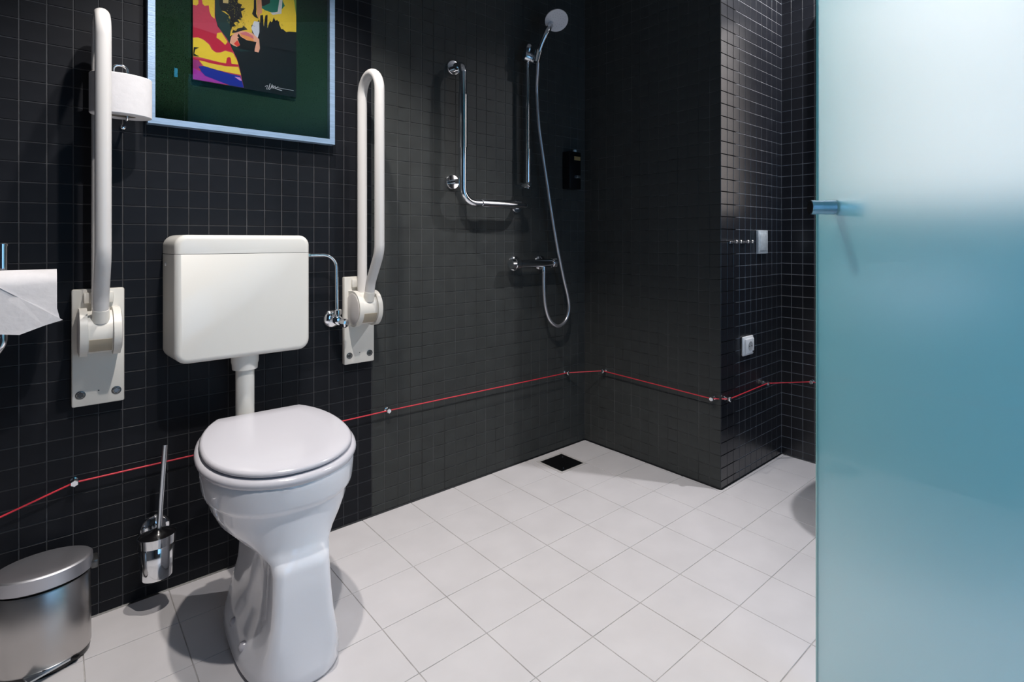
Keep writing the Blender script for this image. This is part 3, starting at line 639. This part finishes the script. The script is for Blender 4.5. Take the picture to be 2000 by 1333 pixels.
# ================================================================ SHOWER SET
sx, so = 1.534, .052
sb = thing('shower_rail', 'slim vertical chrome shower rail with a slider', 'shower rail', (sx, YA, 1.21))
mk('bar', G().tube([(sx, YA-so, 1.208), (sx, YA-so, 1.80)], .0092, 18), M['chrome'], sb, angle=40)
mk('bar_sleeve', G().tube([(sx+.001, YA-so, 1.235), (sx+.001, YA-so, 1.38)], .0115, 18), M['chrome'], sb, angle=40)
mk('end_mount', G().lathe((sx, YA-.001, 1.222), (0, -1, 0), [(.016, 0), (.014, .03), (.0125, .062), (.008, .068)], 20), M['chrome'], sb, angle=50)
mk('top_cap', G().lathe((sx+.002, YA-so, 1.79), (.05, -.15, 1), [(.010, 0), (.016, .012), (.0185, .026), (.015, .040), (.003, .048)], 20), M['satin'], sb, angle=60)
mk('slider', G().lathe((sx-.030, YA-so-.010, 1.775), (1, -.25, -.16), [(.020, 0), (.0215, .002), (.0215, .026), (.019, .028), (.0215, .030), (.0215, .060), (.018, .064)], 24), M['satin'], sb, angle=40)
sh = thing('hand_shower', 'round hand shower on its rail above the shower corner', 'shower head', (1.56, YA-.10, 1.75))
hb, ht = Vector((1.546, YA-.100, 1.757)), Vector((1.566, YA-.138, 1.868))
hc = Vector((1.614, YA-.150, 1.930)); nv = Vector((-.362, -.678, -.864)).normalized()
mk('handle', G().tube(smoothpath([hb, hb.lerp(ht, .5)+Vector((-.003, .004, 0)), ht, hc.lerp(ht, .55)-nv*.016], 6), [.0105]*6+[.0118]*6+[.0125]*7, 18), M['satin'], sh, angle=60)
mk('holder_cone', G().tube([hb+Vector((-.004, 0, -.012)), hb+Vector((.008, -.004, .040))], [.0135, .0165], 18), M['satin'], sh, angle=40)
mk('head_shell', G().lathe(hc-nv*.024, nv, [(.010, -.004), (.030, .004), (.046, .014), (.0505, .021), (.0505, .026)], 40), M['face'], sh, angle=50)
mk('spray_face', G().lathe(hc, nv, [(.047, 0), (.046, .0025), (.001, .0045)], 40), M['face'], sh, angle=50)
ring = G()
for k in range(46):
    a = k*2.39996; r = .006*math.sqrt(k); u = nv.orthogonal().normalized(); vv = nv.cross(u)
    ring.lathe(hc+nv*.0035+(u*math.cos(a)+vv*math.sin(a))*r, nv, [(.0011, 0), (.0008, .0014)], 6)
nz_ = mk('nozzles', ring, mat('nozzle_rubber', (.40, .40, .43), .5), sh); nz_['kind'] = 'stuff'
hs = [(1.551, 1.752, .100), (1.562, 1.70, .085), (1.579, 1.633, .062), (1.591, 1.50, .06), (1.615, 1.367, .06), (1.643, 1.233, .06), (1.671, 1.097, .06), (1.703, .959, .06), (1.742, .817, .06), (1.772, .721, .06), (1.779, .662, .06), (1.757, .612, .06), (1.710, .592, .06), (1.660, .622, .06), (1.632, .686, .06), (1.622, .777, .06), (1.627, .850, .055)]
hose = tag(mk('shower_hose', G().tube(smoothpath([(x, YA-o, z) for x, z, o in hs], 8), .0072, 14), M['hose'], angle=60), 'long silver shower hose hanging in a loop below the hand shower', 'hose')
mx = thing('shower_mixer', 'horizontal chrome shower mixer tap below the grab rail', 'mixer tap', (1.58, YA, .88))
mz, mo = .881, .052
mk('body', G().lathe((1.488, YA-mo, mz), (1, 0, 0), [(.0185, 0), (.0185, .185), (.017, .187)], 28), M['chrome'], mx, angle=40)
mk('temperature_knob', G().lathe((1.486, YA-mo, mz), (-1, 0, 0), [(.020, 0), (.0225, .003), (.0225, .024), (.0205, .026), (.0225, .028), (.0215, .046), (.014, .049)], 18), M['chrome'], mx, angle=30)
mk('flow_knob', G().lathe((1.676, YA-mo, mz), (1, 0, 0), [(.020, 0), (.0215, .003), (.0215, .022), (.018, .026)], 18), M['chrome'], mx, angle=30)
for xx in (1.500, 1.650): mk('wall_union', G().lathe((xx, YA, mz), (0, -1, 0), [(.034, 0), (.034, .004), (.029, .010), (.016, .013), (.016, .045)], 32), M['chrome'], mx, angle=40)
mk('hose_outlet', G().lathe((1.627, YA-mo, mz-.012), (0, 0, -1), [(.010, 0), (.010, .018), (.0095, .034), (.008, .040)], 18), M['chrome'], mx, angle=40)
sd = thing('soap_dispenser', 'black soap dispenser box beside the shower corner', 'dispenser', (1.833, YA, 1.225))
mk('case', G().rbox((1.792, YA-.052, 1.224), (1.868, YA-.0015, 1.400), .004, 2), M['black'], sd)
mk('gold_band', G().box((1.822, YA-.0532, 1.360), (1.862, YA-.0515, 1.378)), M['gold'], sd, smooth=False)
mk('push_button', G().rbox((1.832, YA-.062, 1.274), (1.860, YA-.051, 1.290), .003, 2), M['chrome'], sd)
mk('top_cap', G().lathe((1.848, YA-.03, 1.400), (0, 0, 1), [(.009, 0), (.009, .010), (.006, .013)], 16), M['plate'], sd)

# ================================================================ RED PULL CORD AND ITS CLIPS
def Ap(x, z): return Vector((x, YA-.020, z))
CL = [(Ap(.051, .369), (0, -1, 0), 'left of the toilet brush'), (Ap(.904, .370), (0, -1, 0), 'right of the toilet'), (Ap(1.811, .356), (0, -1, 0), 'on the long wall above the drain'),
      (Vector((XB-.020, 1.711, .366)), (-1, 0, 0), 'on the short shower wall above the drain'), (Vector((XB-.020, 1.140, .357)), (-1, 0, 0), 'on the shower side of the wall corner'),
      (Vector((1.979, YC-.020, .356)), (0, -1, 0), 'on the socket side of the wall corner'), (Vector((2.305, YC-.020, .360)), (0, -1, 0), 'under the white socket'), (Vector((XD-.020, .972, .361)), (-1, 0, 0), 'beside the glass door edge')]
pth = [Ap(-.34, .245)]+[c[0] for c in CL]+[Vector((XD-.020, .40, .361))]
tag(mk('pull_cord', G().tube(fillet(pth, .004, 3), .0023, 8), M['red'], angle=60), 'thin red emergency cord strung low around the walls', 'cord')
for p, n, lb in CL:
    n = Vector(n); w0 = p-n*.020
    t = thing('cord_clip', 'small chrome cord eyelet '+lb, 'clip', w0, 'chrome eyelets carrying the red cord')
    mk('stem', G().lathe(w0, n, [(.008, 0), (.008, .003), (.004, .005), (.004, .015)], 14), M['chrome'], t, angle=40)
    mk('eyelet', G().lathe(w0+Vector((0, 0, -.001)), n, [(.0085, .014), (.0095, .016), (.0095, .025), (.0075, .027)], 6), M['chrome'], t, angle=30)

# ================================================================ SOCKET WALL FITTINGS
so_ = thing('wall_socket', 'white power socket on the narrow return wall', 'socket', (2.152, YC, .50))
mk('cover_plate', G().rbox((2.108, YC-.012, .503), (2.196, YC-.0012, .583), .008, 3), M['wplastic'], so_)
mk('frame_lip', G().rbox((2.117, YC-.020, .511), (2.187, YC-.010, .575), .012, 3, axes='xyz'), M['wplastic'], so_)
ins = mk('socket_well', G().lathe((2.152, YC-.0203, .543), (0, -1, 0), [(.019, 0), (.019, .0008), (.016, .0002)], 28), mat('socket_grey', (.45, .45, .45), .5), so_)
for s in (-.009, .009): mk('pin_hole', G().lathe((2.152+s, YC-.0206, .543), (0, -1, 0), [(.0025, 0), (.0025, .0006)], 10), M['black'], ins)
mk('latch', G().box((2.170, YC-.0215, .515), (2.182, YC-.0195, .521)), M['bolt'], so_, smooth=False)
cpn = thing('control_plate', 'pale metal control plate above the socket', 'switch', (2.278, YC, .92))
mk('plate', G().rbox((2.236, YC-.014, .925), (2.322, YC-.0012, 1.026), .002, 2), M['plate'], cpn)
mk('push_key', G().rbox((2.246, YC-.0165, .938), (2.312, YC-.0135, 1.014), .002, 2), M['plate'], cpn)
mk('indicator', G().lathe((2.279, YC-.0162, 1.004), (0, -1, 0), [(.002, 0), (.0015, .0008)], 10), M['wplastic'], cpn)
for (a, b), lb in (((2.017, 2.052), 'nearest the wall corner'), ((2.113, 2.149), 'nearest the control plate')):
    h = thing('robe_hook', 'small chrome double peg hook '+lb, 'hook', ((a+b)/2, YC, .97), 'chrome double hooks')
    mk('back_bar', G().rbox((a-.006, YC-.006, .969), (b+.006, YC-.0012, .979), .002, 2), M['chrome'], h)
    for xx in (a, b): mk('peg', G().lathe((xx, YC-.004, .974), (0, -1, .1), [(.0045, 0), (.0040, .022), (.0075, .024), (.0075, .029), (.005, .031)], 16), M['chrome'], h, angle=40)

# ================================================================ WASHBASIN AND LIT MIRROR BEHIND THE GLASS
by, bz = .53, .83
wbn = thing('washbasin', 'white washbasin on the wall behind the frosted glass', 'washbasin', (XD, by, .66))
def bsn(k, z, dx=0): 
    out = []
    for i in range(48):
        a = 2*math.pi*i/48; c, s = math.cos(a), math.sin(a)
        x = XD-.255+.25*k*math.copysign(abs(c)**.8, c)+dx; out.append((min(x, XD-.002), by+.255*k*math.copysign(abs(s)**.8, s), z))
    return out
mk('bowl', G().loft([bsn(.35, bz-.17, .05), bsn(.6, bz-.15, .03), bsn(.88, bz-.08), bsn(.99, bz-.02), bsn(1.0, bz), bsn(.97, bz+.004), bsn(.88, bz-.002), bsn(.80, bz-.05), bsn(.55, bz-.11), bsn(.1, bz-.12)]), M['ceramic'], wbn, angle=60)
mk('trap', G().tube(fillet([(XD-.23, by, bz-.16), (XD-.23, by, bz-.34), (XD-.002, by, bz-.34)], .05), .018, 16), M['chrome'], wbn, angle=60)
mk('tap', G().tube(fillet([(XD-.05, by, bz), (XD-.05, by, bz+.13), (XD-.19, by, bz+.11), (XD-.19, by, bz+.085)], .025), .013, 14), M['chrome'], wbn, angle=60)
mr = thing('mirror_light', 'large lit opal light box above the washbasin behind the glass', 'lamp', (XD, .48, 1.10))
ma, mb_, mc, md_ = .02, .90, 1.12, 2.02
mk('case', G().rbox((XD-.045, ma-.012, mc-.012), (XD-.0015, mb_+.012, md_+.012), .004, 2), M['satin'], mr)
mk('opal_diffuser', G().box((XD-.049, ma, mc), (XD-.043, mb_, md_)), M['mglow'], mr, smooth=False)

# ================================================================ FROSTED GLASS DOOR
E0 = Vector((1.227, .474, 0)); ud = Vector((.7247, .6893, 0)).normalized(); nd = Vector((-ud.y, ud.x, 0))     # free edge, along, front normal
DW, TK = .86, .010
def dp(t, n, z): p = E0-ud*t+nd*n; return Vector((p.x, p.y, z))
dr = thing('door_1', 'frosted glass door standing open at the right', 'door', dp(DW/2, 0, 0)); dr['kind'] = 'structure'
def dbox(t0, t1, n0, n1, z0, z1):
    v = [dp(t, n, z) for z in (z0, z1) for t, n in ((t0, n0), (t1, n0), (t1, n1), (t0, n1))]
    return G().add(v, [(0,3,2,1),(4,5,6,7),(0,1,5,4),(1,2,6,5),(2,3,7,6),(3,0,4,7)])
mk('glass_leaf', dbox(.004, DW, -TK, 0, .008, 2.25), M['frost'], dr, smooth=False)
mk('polished_edge', dbox(0, .004, -TK, 0, .008, 2.25), M['edge'], dr, smooth=False)
kt, kz = .088, 1.050
kn = mk('knob', G().lathe(dp(kt, 0, kz), nd, [(.0145, 0), (.0145, .016), (.0138, .024), (.0138, .032), (.0145, .040), (.0145, .0465), (.0138, .047)], 32), M['knob'], dr, angle=40)
mk('knob_end', G().lathe(dp(kt, 0, kz), nd, [(.0137, .0462), (.0137, .0478)], 28), M['black'], kn, smooth=False)
mk('knob', G().lathe(dp(kt, -TK, kz), -nd, [(.0145, 0), (.0145, .016), (.0135, .024), (.0135, .032), (.0145, .047), (.0135, .0485)], 32), M['knob'], dr, angle=40)
for hz_ in (.25, 1.95): mk('hinge', dbox(DW-.055, DW+.012, -TK-.012, .012, hz_, hz_+.09), M['satin'], dr, smooth=False)
mk('hinge_post', dbox(DW+.012, DW+.05, -.025, .015, 0, 2.30), M['satin'], dr, smooth=False)
